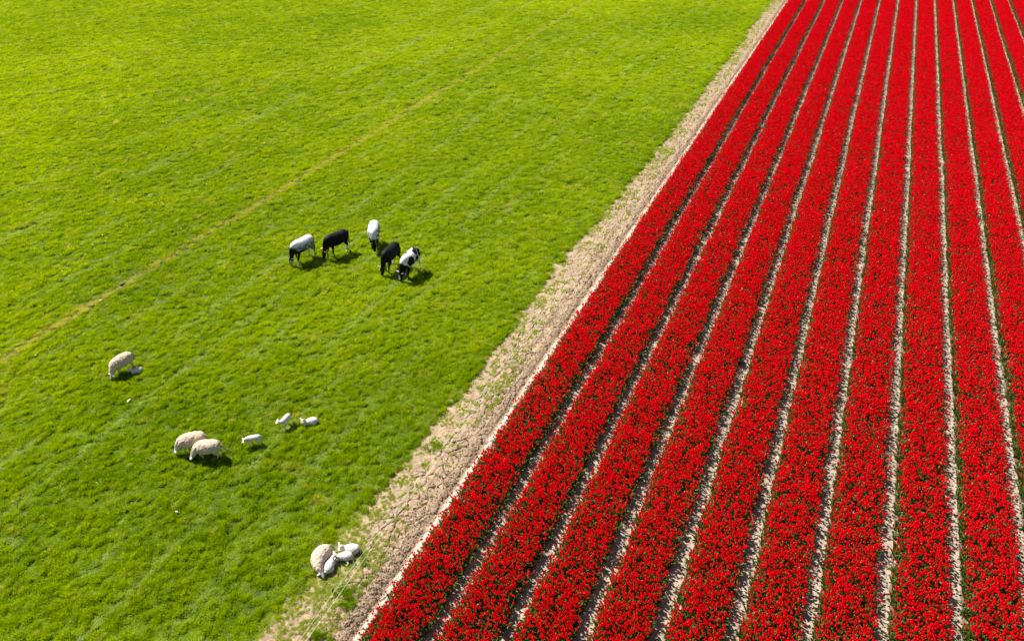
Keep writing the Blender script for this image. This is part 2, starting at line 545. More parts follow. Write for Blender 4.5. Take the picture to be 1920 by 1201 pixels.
# ------------------------------------------------------------------ tulips
def tulip_mesh(name, seed, link=False):
    r = np.random.default_rng(seed)
    V, F, MI, S = [], [], [], []
    h = 0.435
    tx, ty = r.normal(0, 0.02), r.normal(0, 0.02)
    # stem
    for lv in range(2):
        zz = 0 if lv == 0 else h
        for a in range(3):
            an = a * 2.094
            V.append((tx * lv + 0.004 * math.cos(an), ty * lv + 0.004 * math.sin(an), zz)); S.append(0.6)
    for a in range(3):
        F.append((a, (a + 1) % 3, 3 + (a + 1) % 3, 3 + a)); MI.append(0)
    # leaves: broad, folded along the middle, rising from the base
    for j in range(3):
        an = r.uniform(0, 0.9) + j * 2.2
        L_ = r.uniform(0.20, 0.33); wd = r.uniform(0.022, 0.034); out = r.uniform(0.3, 0.75)
        ca_, sa_ = math.cos(an), math.sin(an)
        b = len(V); sv = r.uniform(0, 1)
        for t, wf in ((0.0, 0.35), (0.35, 1.0), (0.72, 0.85), (1.0, 0.05)):
            rad = L_ * out * t ** 1.6 + 0.006; zz = L_ * (1 - 0.35 * out * t * t) * t
            for sd_ in (-1, 0, 1):
                V.append((ca_ * rad - sa_ * sd_ * wd * wf, sa_ * rad + ca_ * sd_ * wd * wf, zz + abs(sd_) * wd * wf * 0.5)); S.append(sv)
        for t in range(3):
            for sd_ in range(2):
                q = b + t * 3 + sd_
                F.append((q, q + 1, q + 4, q + 3)); MI.append(0)
    # bloom: cup of six petals, tips standing free of one another
    op = r.uniform(0.75, 1.15)
    prof = ((-0.004, 0.008), (0.012, 0.0245), (0.035, 0.0315), (0.054, 0.0265 * op))
    b = len(V); ns = 12
    for (zz, rr) in prof:
        for a in range(ns):
            an = a * 2 * math.pi / ns
            q = rr * (1.0 if a % 2 == 0 else 0.90)
            V.append((tx + q * math.cos(an), ty + q * math.sin(an), h + zz)); S.append(0.35 + 0.65 * r.uniform())
    for lv in range(3):
        for a in range(ns):
            F.append((b + lv * ns + a, b + lv * ns + (a + 1) % ns, b + (lv + 1) * ns + (a + 1) % ns, b + (lv + 1) * ns + a)); MI.append(1)
    top = b + 3 * ns
    for a in range(0, ns, 2):                       # petal tips
        an = a * 2 * math.pi / ns; rr = 0.015 * op * r.uniform(0.6, 1.2)
        V.append((tx + rr * math.cos(an), ty + rr * math.sin(an), h + 0.071 + r.uniform(-.004, .004))); S.append(r.uniform())
        F.append((top + (a - 1) % ns, top + a, len(V) - 1)); MI.append(1)
        F.append((top + a, top + (a + 1) % ns, len(V) - 1)); MI.append(1)
    F.append(tuple(b + a for a in range(ns))[::-1]); MI.append(1)
    o = mesh_obj(name, V, F, [M_LEAF, M_PETAL], link=link)
    o.data.polygons.foreach_set('material_index', np.array(MI, np.int32))
    o.data.polygons.foreach_set('use_smooth', np.array([m == 1 for m in MI]))
    shade_attr(o, S)
    return o


TULIPS = [tulip_mesh('tulip', 200 + i) for i in range(8)]
HALF = (PITCHX - 0.43) / 2          # half the planted width
beds = []
for b in range(NPATH):
    cx = ROW0 - PITCHX / 2 + PITCHX * b
    L_ = 112
    n = int(L_ * 2 * HALF * 235)
    y = RNG.uniform(4, 4 + L_, n)
    xo = RNG.uniform(-1, 1, n)
    cx = cx - 0.03
    xo = np.sign(xo) * np.abs(xo) ** 0.93 * (HALF + (0.05 if b == 0 else 0) * (xo < 0)) + RNG.normal(0, 0.014, n)
    x = cx + xo + wob(y) + 0.03 * (fbm(y * 1.3, y * 0 + b, 66, 2) - 0.5)
    dens = fbm(x / 0.22, y / 0.22, 130 + b, 3)
    k = in_reach(x, y, 2.5) & (RNG.uniform(size=n) < 0.50 + 0.7 * sstep(0.25, 0.6, dens)) & (RNG.uniform(size=n) < 1.25 - 0.5 * np.abs(xo) / HALF)
    beds.append((b, cx, x[k], y[k], xo[k]))
allx = np.concatenate([b[2] for b in beds]); ally = np.concatenate([b[3] for b in beds])
print('tulips', len(allx))
lat, fwd, zc, dn = cam_axes(allx, ally, 0.39)
inside = (np.abs(lat / zc * 1350) < 955) & (np.abs(dn / zc * 1350) < 596)
dist = np.hypot(np.hypot(lat, fwd), CAM_H)
order = np.argsort(np.where(inside, dist, 1e9))[:300]
single = np.zeros(len(allx), bool); single[order] = True
ORD = ['first', 'second', 'third', 'fourth', 'fifth', 'sixth', 'seventh', 'eighth', 'ninth', 'tenth', 'eleventh', 'twelfth', 'thirteenth']
off = 0
ntul = 0
for (b, cx, x, y, xo) in beds:
    sel = single[off:off + len(x)]; off += len(x)
    n = len(x)
    if n < 50:
        continue
    bed = empty('tulip_bed', (cx, float(y.min()), 0.0))
    if b == 0:
        lab = 'long red tulip bed first in line, bordering the pale bare dirt strip'
    else:
        lab = 'long red tulip bed %s in line counted from the bare dirt strip' % ORD[b]
    tag(bed, lab, 'tulip bed', 'beds of red tulips between sandy furrows')
    ys = np.arange(float(y.min()) - 0.5, float(y.max()) + 0.5, 0.25)
    xs = np.array([-0.76, -0.68, -0.45, -0.15, 0.15, 0.45, 0.68, 0.76])
    zp = np.array([-0.03, 0.035, 0.06, 0.065, 0.065, 0.06, 0.035, -0.03])
    X = cx + xs[None, :] + wob(ys)[:, None] + 0.015 * (fbm(ys[:, None] * 3 + xs[None, :], ys[:, None] * 0 + b, 5) - .5)
    Z = zp[None, :] + 0.04 * (fbm(X * 4, np.broadcast_to(ys[:, None], X.shape) * 4, 6) - 0.5) * (np.abs(xs) < 0.7)
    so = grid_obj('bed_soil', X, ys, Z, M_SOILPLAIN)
    so.parent = bed; so.matrix_parent_inverse = Matrix.Translation(-bed.location)
    # every tulip's own turn, lean and height; the outer ones lean over the furrow
    s = RNG.uniform(0.86, 1.12, n)
    hz = (0.75 + 0.25 * s) * RNG.uniform(1.0, 1.12, n) * (1 - 0.08 * (np.abs(xo) / HALF) ** 2)
    rot = np.stack([RNG.normal(0, .10, n), RNG.normal(0, .10, n) + 0.16 * (xo / HALF) ** 3, RNG.uniform(0, 6.28, n)], 1)
    # lean has to act in world axes: apply the turn first
    pts = np.stack([x, y, np.full(n, 0.03)], 1)
    scl = np.stack([s, s, hz], 1)
    idx = RNG.integers(0, len(TULIPS), n)
    m = ~sel
    st = scatter('tulips', pts[m], rot[m], scl[m], idx[m], TULIPS, {}, None)
    st['kind'] = 'stuff'
    st.parent = bed; st.matrix_parent_inverse = Matrix.Translation(-bed.location)
    for i in np.nonzero(sel)[0]:
        o = bpy.data.objects.new('tulip', TULIPS[idx[i]].data)
        COL.objects.link(o)
        o.location = pts[i].tolist(); o.rotation_euler = rot[i].tolist(); o.scale = scl[i].tolist()
        tag(o, 'red tulip at the near end of the %s bed counted from the bare dirt strip' % ORD[b], 'tulip', 'nearest red tulips of the %s bed' % ORD[b])
        ntul += 1
print('single tulips', ntul)


# ------------------------------------------------------------------ clods on strip and furrows
def clod(name, seed):
    r = np.random.default_rng(seed)
    V = []
    ph = [(0, 0, 1)] + [(math.cos(a * 1.2566) * .89, math.sin(a * 1.2566) * .89, .45) for a in range(5)] + \
         [(math.cos(a * 1.2566 + .63) * .89, math.sin(a * 1.2566 + .63) * .89, -.45) for a in range(5)] + [(0, 0, -1)]
    for p in ph:
        q = r.uniform(0.7, 1.2); V.append((p[0] * q, p[1] * q * .85, p[2] * q * .65))
    F = [(0, 1 + a, 1 + (a + 1) % 5) for a in range(5)] + [(1 + a, 6 + a, 1 + (a + 1) % 5) for a in range(5)] + \
        [(6 + a, 6 + (a + 1) % 5, 1 + (a + 1) % 5) for a in range(5)] + [(11, 6 + (a + 1) % 5, 6 + a) for a in range(5)]
    return mesh_obj(name, V, F, M_CLOD, link=False)


CLODS = [clod('clod', 300 + i) for i in range(5)]
n = 7500
y = 5 + RNG.exponential(14, n); x = RNG.normal(-14.25, 0.30, n)
k1 = in_reach(x, y) & (x > -16.2) & (x < -13.55)
xf = []; yf = []
for kk in range(NPATH):
    q = 6000
    yy = 4 + RNG.exponential(22, q); xs_ = ROW0 + PITCHX * kk + RNG.normal(0, .17, q) + wob(yy)
    kp = in_reach(xs_, yy)
    xf.append(xs_[kp]); yf.append(yy[kp])
x = np.concatenate([x[k1]] + xf); y = np.concatenate([y[k1]] + yf)
m = len(x)
s = RNG.gamma(2.0, 0.0055, m) + 0.004
cl = scatter('soil_clods', np.stack([x, y, np.full(m, 0.012)], 1), RNG.uniform(0, 6.28, (m, 3)), np.stack([s, s, s], 1), RNG.integers(0, 5, m), CLODS, {})
tag(cl, 'small crumbly soil clods strewn over the dirt strip and furrows', 'soil clods', kind='stuff')

# ------------------------------------------------------------------ grass clumps standing alone on the dirt strip
CLUMPS = (((-14.83, 8.75), 0.36, 0.15, 'largest green grass clump on the dirt strip, beside the leaning white fence stake'),
          ((-14.87, 7.39), 0.16, 0.12, 'left one of two round grass clumps close together at the bottom edge'),
          ((-14.58, 7.52), 0.15, 0.12, 'right one of two round grass clumps close together at the bottom edge'),
          ((-15.51, 14.77), 0.30, 0.09, 'broad low grass clump on the dirt strip beyond the lying sheep and lambs'),
          ((-14.99, 9.98), 0.20, 0.09, 'flat grass clump on the dirt just right of the lying lambs'),
          ((-14.62, 9.28), 0.10, 0.08, 'smallest grass clump on the dirt strip near the sleeping lambs'))
for i, ((cx, cy), rad, hh, lab) in enumerate(CLUMPS):
    o = tuft('grass_clump', int(2600 * rad / 0.36 * (0.6 if hh < .1 else 1)), rad, hh, 0.008, 0.6, 400 + i, link=True, lobes=True)
    o.location = (cx, cy, 0)
    tag(o, lab, 'grass clump', 'grass clumps on the dirt strip')

# ------------------------------------------------------------------ dandelions
def flower_mesh():
    V = [(0, 0, 0.13)] + [(0.028 * math.cos(a * 0.785), 0.028 * math.sin(a * 0.785), 0.120 + 0.006 * (a % 2)) for a in range(8)]
    F = [(0, 1 + a, 1 + (a + 1) % 8) for a in range(8)]
    b = len(V)
    V += [(-0.004, 0, 0), (0.004, 0, 0), (0, 0, 0.12)]
    F.append((b, b + 1, b + 2))
    return mesh_obj('dandelion', V, F, principled('yellow_petals', (0.85, 0.55, 0.01), rough=0.7), link=False)


DAND = [flower_mesh()]
n = 330
y = np.concatenate([RNG.uniform(12, 80, 300), RNG.uniform(5, 80, 25)])
x = np.concatenate([RNG.normal(-37.9, 0.9, 300), RNG.uniform(-70, -18, 25)])
k = in_reach(x, y) & (fbm(x / 2, y / 2, 222, 2) > 0.42)
m = k.sum(); s = RNG.uniform(0.7, 1.25, m)
dd = scatter('dandelions', np.stack([x[k], y[k], np.zeros(m)], 1), np.zeros((m, 3)), np.stack([s, s, RNG.uniform(.8, 1.1, m)], 1), np.zeros(m, int), DAND, {})
tag(dd, 'tiny yellow dandelion flowers dotted through the meadow grass', 'dandelions', kind='stuff')


# ------------------------------------------------------------------ ANIMALS
def catmull(P, per=5):
    P = np.asarray(P, float)
    Q = np.vstack([2 * P[0] - P[1], P, 2 * P[-1] - P[-2]])
    out = []
    for i in range(1, len(Q) - 2):
        for t in np.linspace(0, 1, per, endpoint=False):
            a, b, c, d = Q[i - 1], Q[i], Q[i + 1], Q[i + 2]
            out.append(0.5 * ((2 * b) + (-a + c) * t + (2 * a - 5 * b + 4 * c - d) * t * t + (-a + 3 * b - 3 * c + d) * t ** 3))
    out.append(Q[-2])
    return np.array(out)


def loft(P, ring=14, per=5, side0=None):
    """P rows: x y z r_side r_up ; returns verts, faces of a closed tube with rounded ends"""
    C = catmull(P, per)
    C[:, 3:] = np.maximum(C[:, 3:], 0.004)
    pos = C[:, :3]
    T = np.gradient(pos, axis=0); T /= np.linalg.norm(T, axis=1)[:, None] + 1e-9
    side = np.array(side0 if side0 is not None else (0, 1, 0), float)
    V, F = [], []
    for i in range(len(C)):
        side = side - T[i] * side.dot(T[i]); side /= np.linalg.norm(side) + 1e-9
        up = np.cross(T[i], side)
        for a in range(ring):
            an = 2 * math.pi * a / ring
            V.append(pos[i] + side * math.cos(an) * C[i, 3] + up * math.sin(an) * C[i, 4])
    for i in range(len(C) - 1):
        for a in range(ring):
            b = i * ring
            F.append((b + a, b + (a + 1) % ring, b + ring + (a + 1) % ring, b + ring + a))
    for end, base_ in ((0, 0), (1, (len(C) - 1) * ring)):
        c = len(V); i = 0 if end == 0 else len(C) - 1
        V.append(pos[i] + T[i] * (-1 if end == 0 else 1) * min(C[i, 3], C[i, 4]) * 0.6)
        for a in range(ring):
            t = (base_ + a, base_ + (a + 1) % ring, c)
            F.append(t if end == 1 else t[::-1])
    return V, F


def tube4(P):
    """rows x y z r -> equal radii"""
    P = np.asarray(P, float)
    return np.column_stack([P[:, :4], P[:, 3]])


def fuse(name, parts, voxel, smooth_it, mat, parent, colorfn, spine, lump=0.0, seed=0):
    V, F = [], []
    for (v, f) in parts:
        b = len(V); V += list(v); F += [tuple(i + b for i in q) for q in f]
    tmp = mesh_obj(name + '_tmp', V, F, mat)
    md = tmp.modifiers.new('r', 'REMESH'); md.mode = 'VOXEL'; md.voxel_size = voxel
    ms = tmp.modifiers.new('s', 'SMOOTH'); ms.factor = 0.5; ms.iterations = smooth_it
    dg = bpy.context.evaluated_depsgraph_get(); dg.update()
    me = bpy.data.meshes.new_from_object(tmp.evaluated_get(dg))
    bpy.data.objects.remove(tmp, do_unlink=True)
    me.name = name
    n = len(me.vertices)
    co = np.zeros(n * 3, np.float32); me.vertices.foreach_get('co', co); co = co.reshape(-1, 3).astype(float)
    nn = np.zeros(n * 3, np.float32); me.vertices.foreach_get('normal', nn); nn = nn.reshape(-1, 3)
    C = catmull(spine, 6)[:, :3]
    dd_ = ((co[:, None, :] - C[None, :, :]) ** 2).sum(-1)
    sidx = dd_.argmin(1) / 6.0                      # position along the spine in control points
    col_ = colorfn(co, sidx, nn)
    if lump:
        q = fbm(co[:, 0] * 16 + co[:, 2] * 7 + seed, co[:, 1] * 16 - co[:, 2] * 9, 3 + seed, 3) - 0.5
        fold = np.sin((co[:, 0] + 0.25 * np.abs(co[:, 1]) + 0.3 * fbm(co[:, 0] * 6, co[:, 1] * 6, seed)) * 70) * 0.12
        wl = 1 - sstep(0.0, 1.0, np.abs(0))  # all over the body except face and lower legs
        mask = (col_[:, 3] > 0.5)
        co = co + nn * ((q + fold) * lump * mask)[:, None]
        me.vertices.foreach_set('co', co.astype(np.float32).ravel())
    a = me.color_attributes.new('coat', 'FLOAT_COLOR', 'POINT')
    col_[:, 3] = 1
    a.data.foreach_set('color', col_.astype(np.float32).ravel())
    me.materials.clear(); me.materials.append(mat)
    me.polygons.foreach_set('use_smooth', np.ones(len(me.polygons), bool))
    me.update()
    o = bpy.data.objects.new(name, me)
    COL.objects.link(o); o.parent = parent
    return o


M_COAT = principled('short_cattle_hair', attr='coat', rough=0.6, spec=0.10, noise=(30, 0.08), bump=(60, 0.25, 0.01))
M_FLEECE = principled('wool_fleece', attr='coat', rough=0.95, spec=0.1, noise=(22, 0.10), bump=(38, 0.9, 0.02), sheen=0.15)
M_DARK = principled('dark_hair', (0.015, 0.013, 0.013), rough=0.6)
M_PINK = principled('pale_ear_skin', (0.34, 0.27, 0.25), rough=0.7)
M_WOOLSKIN = principled('white_ear_hair', (0.74, 0.68, 0.64), rough=0.8)
M_WHITE = principled('white_hair', (0.76, 0.74, 0.71), rough=0.7)
M_EAR = principled('top_lit_ear_hair', (0.10, 0.085, 0.08), rough=0.8)  # greyed: light on top of the ears is put into the colour
M_EYE = principled('dark_eye', (0.01, 0.008, 0.006), rough=0.15, spec=0.6)
M_TAG = principled('yellow_plastic', (0.9, 0.62, 0.02), rough=0.4, spec=0.4)
M_TAIL_WOOL = principled('tail_wool', (0.46, 0.36, 0.27), rough=0.95, bump=(40, 0.8, 0.02))


def ear(parent, at, out, L_, wd, mat):
    """leaf-shaped ear from AT along OUT"""
    at = np.array(at, float); out = np.array(out, float); out /= np.linalg.norm(out)
    sx_ = np.cross(out, (0, 0, 1)); sx_ /= np.linalg.norm(sx_) + 1e-9
    P = [(*(at + out * L_ * t), wd * w_, wd * 0.32 * w_) for t, w_ in ((0, .45), (.3, .95), (.6, 1), (.85, .6), (1, .12))]
    v, f = loft(P, 8, 2, side0=sx_)
    return mesh_obj('ear', v, f, mat, parent, smooth=True)


def ball(name, parent, c, r, mat):
    P = [(c[0] + r * math.cos(t), c[1], c[2], max(r * math.sin(t), r * .05), max(r * math.sin(t), r * .05)) for t in np.linspace(math.pi, 0, 6)]
    v, f = loft(P, 8, 1)
    return mesh_obj(name, v, f, mat, parent, smooth=True)


def head_bits(root, spine, i_poll, i_eye, r_eye, earL, earW, ear_mats, eye_r, droop=0.0, ear_fwd=0.0):
    """ears and eyes placed from the head's own control points"""
    S_ = np.asarray(spine, float)
    d = S_[i_eye, :3] - S_[i_poll, :3]; d /= np.linalg.norm(d)
    side = np.cross((0, 0, 1), d)
    if np.linalg.norm(side) < 0.2: side = np.array((0, 1, 0))
    side /= np.linalg.norm(side)
    up = np.cross(d, side)
    E = []
    for sg, mt in zip((1, -1), ear_mats):
        a = S_[i_poll, :3] + side * sg * S_[i_poll, 3] * 0.75 + up * S_[i_poll, 4] * 0.45
        E.append((ear(root, a, side * sg + up * (0.12 - droop) + d * ear_fwd, earL, earW, mt), a, side * sg))
        e = S_[i_eye, :3] + side * sg * S_[i_eye, 3] * 0.93 + up * S_[i_eye, 4] * 0.25
        ball('eye', root, e, eye_r, M_EYE)
    return E


def tail(root, P, mat, name='tail'):
    v, f = loft(tube4(P), 8, 4)
    return mesh_obj(name, v, f, mat, root, smooth=True)


def blob(co, c, r):
    return np.sqrt((((co - np.array(c)) / np.array(r)) ** 2).sum(1))


BLACK = np.array([0.0055, 0.005, 0.0055]); COWWHITE = np.array([0.66, 0.645, 0.63]); ROAN = np.array([0.085, 0.115, 0.165])


def cow(loc, ang, coat, label, head_y=0.0, head_lift=0.0, legs=(0, 0, 0, 0), scale=1.0, ear_tag=None, ears=(None, None), tail_mat=None, seed=1):
    root = empty('cow', (loc[0], loc[1], 0.02), math.radians(ang))
    root.scale = (scale * .88, scale * .96, scale * .98)
    tag(root, label, 'cow', 'young cattle grazing on the meadow')
    hy, hl = head_y, head_lift
    spine = [(-.72, 0, .98, .11, .13), (-.65, 0, .97, .21, .21), (-.46, 0, .96, .275, .26), (-.20, 0, .88, .31, .33), (.12, 0, .87, .315, .34),
             (.36, 0, .92, .275, .315), (.53, hy * .05, .93, .21, .26), (.66, hy * .25, .80 + hl * .2, .145, .20), (.74, hy * .6, .62 + hl * .6, .10, .14),
             (.79, hy * .9, .46 + hl, .092, .105), (.83, hy, .33 + hl, .122, .13), (.87, hy * 1.05, .19 + hl, .078, .085), (.90, hy * 1.08, .10 + hl, .07, .07), (.91, hy * 1.08, .055 + hl, .048, .04)]
    parts = [loft(spine, 18, 5)]
    # hip bones, withers and brisket
    parts.append(loft([(-.62, -.20, 1.07, .05, .05), (-.58, 0, 1.12, .10, .08), (-.62, .20, 1.07, .05, .05)], 10, 3, side0=(1, 0, 0)))
    parts.append(loft([(.26, 0, 1.10, .10, .08), (.42, 0, 1.13, .12, .09), (.58, 0, 1.06, .09, .08)], 10, 3))
    parts.append(loft([(.30, 0, .66, .10, .08), (.52, 0, .70, .13, .12), (.66, 0, .78, .09, .10)], 10, 3))
    fl, fr, hl_, hr = legs
    for sg, dx in ((1, fl), (-1, fr)):
        parts.append(loft(tube4([(.42, sg * .14, .88, .13), (.42, sg * .17, .68, .105), (.40 + dx * .25, sg * .165, .54, .072), (.43 + dx * .6, sg * .15, .36, .05),
                                 (.43 + dx * .8, sg * .15, .22, .034), (.42 + dx * .95, sg * .15, .09, .042), (.45 + dx, sg * .15, .02, .05)]), 10, 4, side0=(0, 1, 0)))
    for sg, dx in ((1, hl_), (-1, hr)):
        parts.append(loft(tube4([(-.52, sg * .13, .95, .17), (-.48, sg * .16, .76, .155), (-.46 + dx * .2, sg * .17, .60, .105), (-.58 + dx * .5, sg * .16, .43, .058),
                                 (-.575 + dx * .75, sg * .15, .25, .038), (-.56 + dx * .95, sg * .15, .09, .044), (-.52 + dx, sg * .15, .02, .052)]), 10, 4, side0=(0, 1, 0)))
    body = fuse('body', parts, 0.021, 4, M_COAT, root, lambda co, s_, nn: coat(co, s_, seed), spine)
    E = head_bits(root, spine, 9, 10, 0, .19, .055, [ears[0] or M_EAR, ears[1] or M_EAR], .022, droop=0.05, ear_fwd=-0.15)
    if ear_tag is not None:
        e, a, out = E[ear_tag]
        c = a + out * .13 + np.array((0, 0, .02))
        v = [c + np.array(q) for q in ((-.05, -.05, .02), (.05, -.05, .02), (.05, .05, .035), (-.05, .05, .035), (-.05, -.05, .03), (.05, -.05, .03), (.05, .05, .045), (-.05, .05, .045))]
        mesh_obj('ear_tag', v, [(3, 2, 1, 0), (4, 5, 6, 7), (0, 4, 5, 1), (1, 5, 6, 2), (2, 6, 7, 3), (3, 7, 4, 0)], M_TAG, root)
    tail(root, [(-.74, 0, 1.10, .035), (-.78, .01, 1.04, .03), (-.80, .02, .85, .022), (-.78, .03, .62, .02), (-.76, .03, .50, .035), (-.76, .03, .40, .028), (-.76, .03, .35, .008)],
         tail_mat or M_DARK)
    return root


def hoof_dark(c, co):
    f = sstep(0.075, 0.05, co[:, 2])[:, None]
    return c * (1 - f) + np.array([0.16, 0.12, 0.09]) * f


def fin(c, co):
    return np.concatenate([c, np.ones((len(co), 1))], 1)


def edge_noise(co, seed, f=7):
    return 0.35 * (fbm(co[:, 0] * f + 3 * co[:, 2] + seed, co[:, 1] * f + 5 * co[:, 2], seed, 3) - 0.5)


def coat_roan(co, s_, seed):              # white back, blue-grey roan flanks, dark neck and chest
    e = edge_noise(co, seed)
    back = sstep(0.99, 1.08, co[:, 2] + 0.15 * e + 0.03)
    sp = sstep(0.56, 0.66, fbm(co[:, 0] * 24 + co[:, 1] * 9, co[:, 2] * 22 + co[:, 1] * 8, seed, 3))
    flank = ROAN[None] * (1 - sp[:, None] * .8) + COWWHITE * sp[:, None] * .8
    c = flank * (1 - back[:, None]) + COWWHITE * back[:, None]
    dk = sstep(6.0, 6.8, s_ + e * 2) * 1.0
    dk = np.maximum(dk, sstep(0.82, 0.74, co[:, 2]) * sstep(-.02, .2, co[:, 0] + e * .3) * sstep(.45, .6, co[:, 2]))
    c = c * (1 - dk[:, None]) + BLACK * dk[:, None] * 1.6
    leg = sstep(0.52, 0.42, co[:, 2]) * (s_ < 8)
    lc = COWWHITE * 0.75 * (0.55 + 0.45 * sp[:, None])
    c = c * (1 - leg[:, None]) + lc * leg[:, None]
    face = sstep(9.6, 10.0, s_) * sstep(0.00, 0.04, co[:, 1] - co[s_ > 9.5, 1].mean() + .02) * sstep(12.6, 12.2, s_)
    c = c * (1 - face[:, None] * .8) + COWWHITE * face[:, None] * .6
    return fin(hoof_dark(c, co), co)


def coat_black(sock_h, sock_f):
    def fn(co, s_, seed):
        c = np.tile(BLACK, (len(co), 1))
        e = edge_noise(co, seed) * .3
        h = sstep(sock_h, sock_h - .05, co[:, 2] + e) * (co[:, 0] < 0)
        f = sstep(sock_f, sock_f - .04, co[:, 2] + e) * (co[:, 0] > 0) * (s_ < 8)
        w_ = np.maximum(h, f)[:, None]
        c = c * (1 - w_) + COWWHITE * w_
        return fin(hoof_dark(c, co), co)
    return fn


def coat_white_darkhead(co, s_, seed):
    e = edge_noise(co, seed)
    c = np.tile(COWWHITE, (len(co), 1))
    sp = sstep(0.50, 0.60, fbm(co[:, 0] * 9 + co[:, 1] * 4, co[:, 2] * 9 + co[:, 1] * 6, seed, 3)) * sstep(1.17, 1.0, co[:, 2])
    c = c * (1 - sp[:, None] * .9) + ROAN * .35 * sp[:, None] * .9
    dk = sstep(7.4, 8.0, s_ + e * 2.2)
    dk = np.maximum(dk, sstep(.66, .56, co[:, 2]) * sstep(.15, .3, co[:, 0]) * sstep(.42, .5, co[:, 2]) * .8)
    c = c * (1 - dk[:, None]) + BLACK * 1.3 * dk[:, None]
    return fin(hoof_dark(c, co), co)


def coat_pied(co, s_, seed):
    e = edge_noise(co, seed, 6) * 1.3
    c = np.tile(COWWHITE, (len(co), 1))
    spots = (((-.55, -.06, 1.13), (.13, .11, .12)), ((-.28, .14, 1.14), (.11, .10, .12)), ((.10, -.12, 1.14), (.10, .08, .12)), ((-.60, .12, 1.12), (.1, .12, .2)), ((.30, .22, .88), (.24, .26, .26)), ((.45, .0, .95), (.12, .5, .10)), ((.20, -.20, .98), (.12, .16, .13)), ((-.25, .10, 1.02), (.20, .16, .2)), ((-.18, .28, .80), (.2, .15, .2)),
             ((-.50, .20, .98), (.15, .14, .2)), ((-.70, .02, 1.0), (.11, .2, .25)), ((-.42, .05, 1.15), (.1, .1, .1)), ((-.35, -.2, .75), (.2, .2, .15)), ((.35, -.25, .75), (.15, .12, .2)))
    k_ = np.zeros(len(co))
    for c0, r0 in spots:
        k_ = np.maximum(k_, sstep(1.08, .96, blob(co, c0, r0) + e))
    k_ = np.maximum(k_, sstep(6.6, 6.9, s_ + e))
    bl = sstep(9.8, 10.2, s_) * sstep(0.05, 0.03, np.abs(co[:, 1] - co[s_ > 9.5, 1].mean() + .05)) * sstep(12.0, 11.6, s_)
    k_ = k_ * (1 - bl)
    c = c * (1 - k_[:, None]) + BLACK * k_[:, None]
    return fin(hoof_dark(c, co), co)


cow((-27.36, 22.91), -101, coat_roan, 'grazing white-backed cow with blue-grey flank and dark neck, beside the black cow with yellow tag', head_y=-.05,
    legs=(.12, -.10, -.05, .12), ears=(M_EAR, M_EAR), seed=3)
cow((-26.22, 24.07), -110, coat_black(.42, .16), 'grazing black cow with a yellow ear tag and white hind socks', head_y=-.06, legs=(-.05, .16, .08, -.10), ear_tag=1, seed=5)
cow((-25.01, 25.50), -60, coat_white_darkhead, 'white cow with dark head and speckled sides facing the camera, farthest of the herd', head_y=.03, head_lift=.10, legs=(.10, -.06, .08, -.06), seed=9)
cow((-23.12, 24.04), -88, coat_black(.30, .02), 'grazing black cow with no ear tag, right beside the black-and-white spotted cow', head_y=-.04, legs=(.14, -.08, -.10, .10), ears=(M_EAR, M_PINK), seed=12)
cow((-22.03, 24.02), -90, coat_pied, 'grazing black-and-white spotted cow with a black head, nearest to the dirt strip', head_y=-.10, legs=(.14, -.10, -.08, .10), ears=(M_PINK, M_PINK), tail_mat=M_WHITE, seed=15)

WOOL = np.array([0.55, 0.43, 0.31]); LAMBW = np.array([0.64, 0.56, 0.51]); FACE = np.array([0.50, 0.455, 0.45])


def coat_ewe(s_face, leg_z):
    def fn(co, s_, seed):
        w_ = WOOL[None] * (0.82 + 0.34 * fbm(co[:, 0] * 9 + co[:, 2] * 4, co[:, 1] * 9 + co[:, 2] * 6, seed, 4))[:, None]
        f = sstep(s_face, s_face + .35, s_)
        l = sstep(leg_z, leg_z - .03, co[:, 2]) * (s_ < s_face)
        k_ = np.maximum(f, l)[:, None]
        c = w_ * (1 - k_) + FACE * k_
        return np.concatenate([c, 1 - k_], 1)
    return fn


def coat_lamb(co, s_, seed):
    c = LAMBW[None] * (0.92 + 0.16 * fbm(co[:, 0] * 20, co[:, 1] * 20 + co[:, 2] * 9, seed, 3))[:, None]
    return np.concatenate([c, np.ones((len(co), 1)) * (s_[:, None] < 5)], 1)


EWE_GROUP = 'cream-fleeced ewes on the meadow'
LAMB_GROUP = 'small white lambs on the meadow'


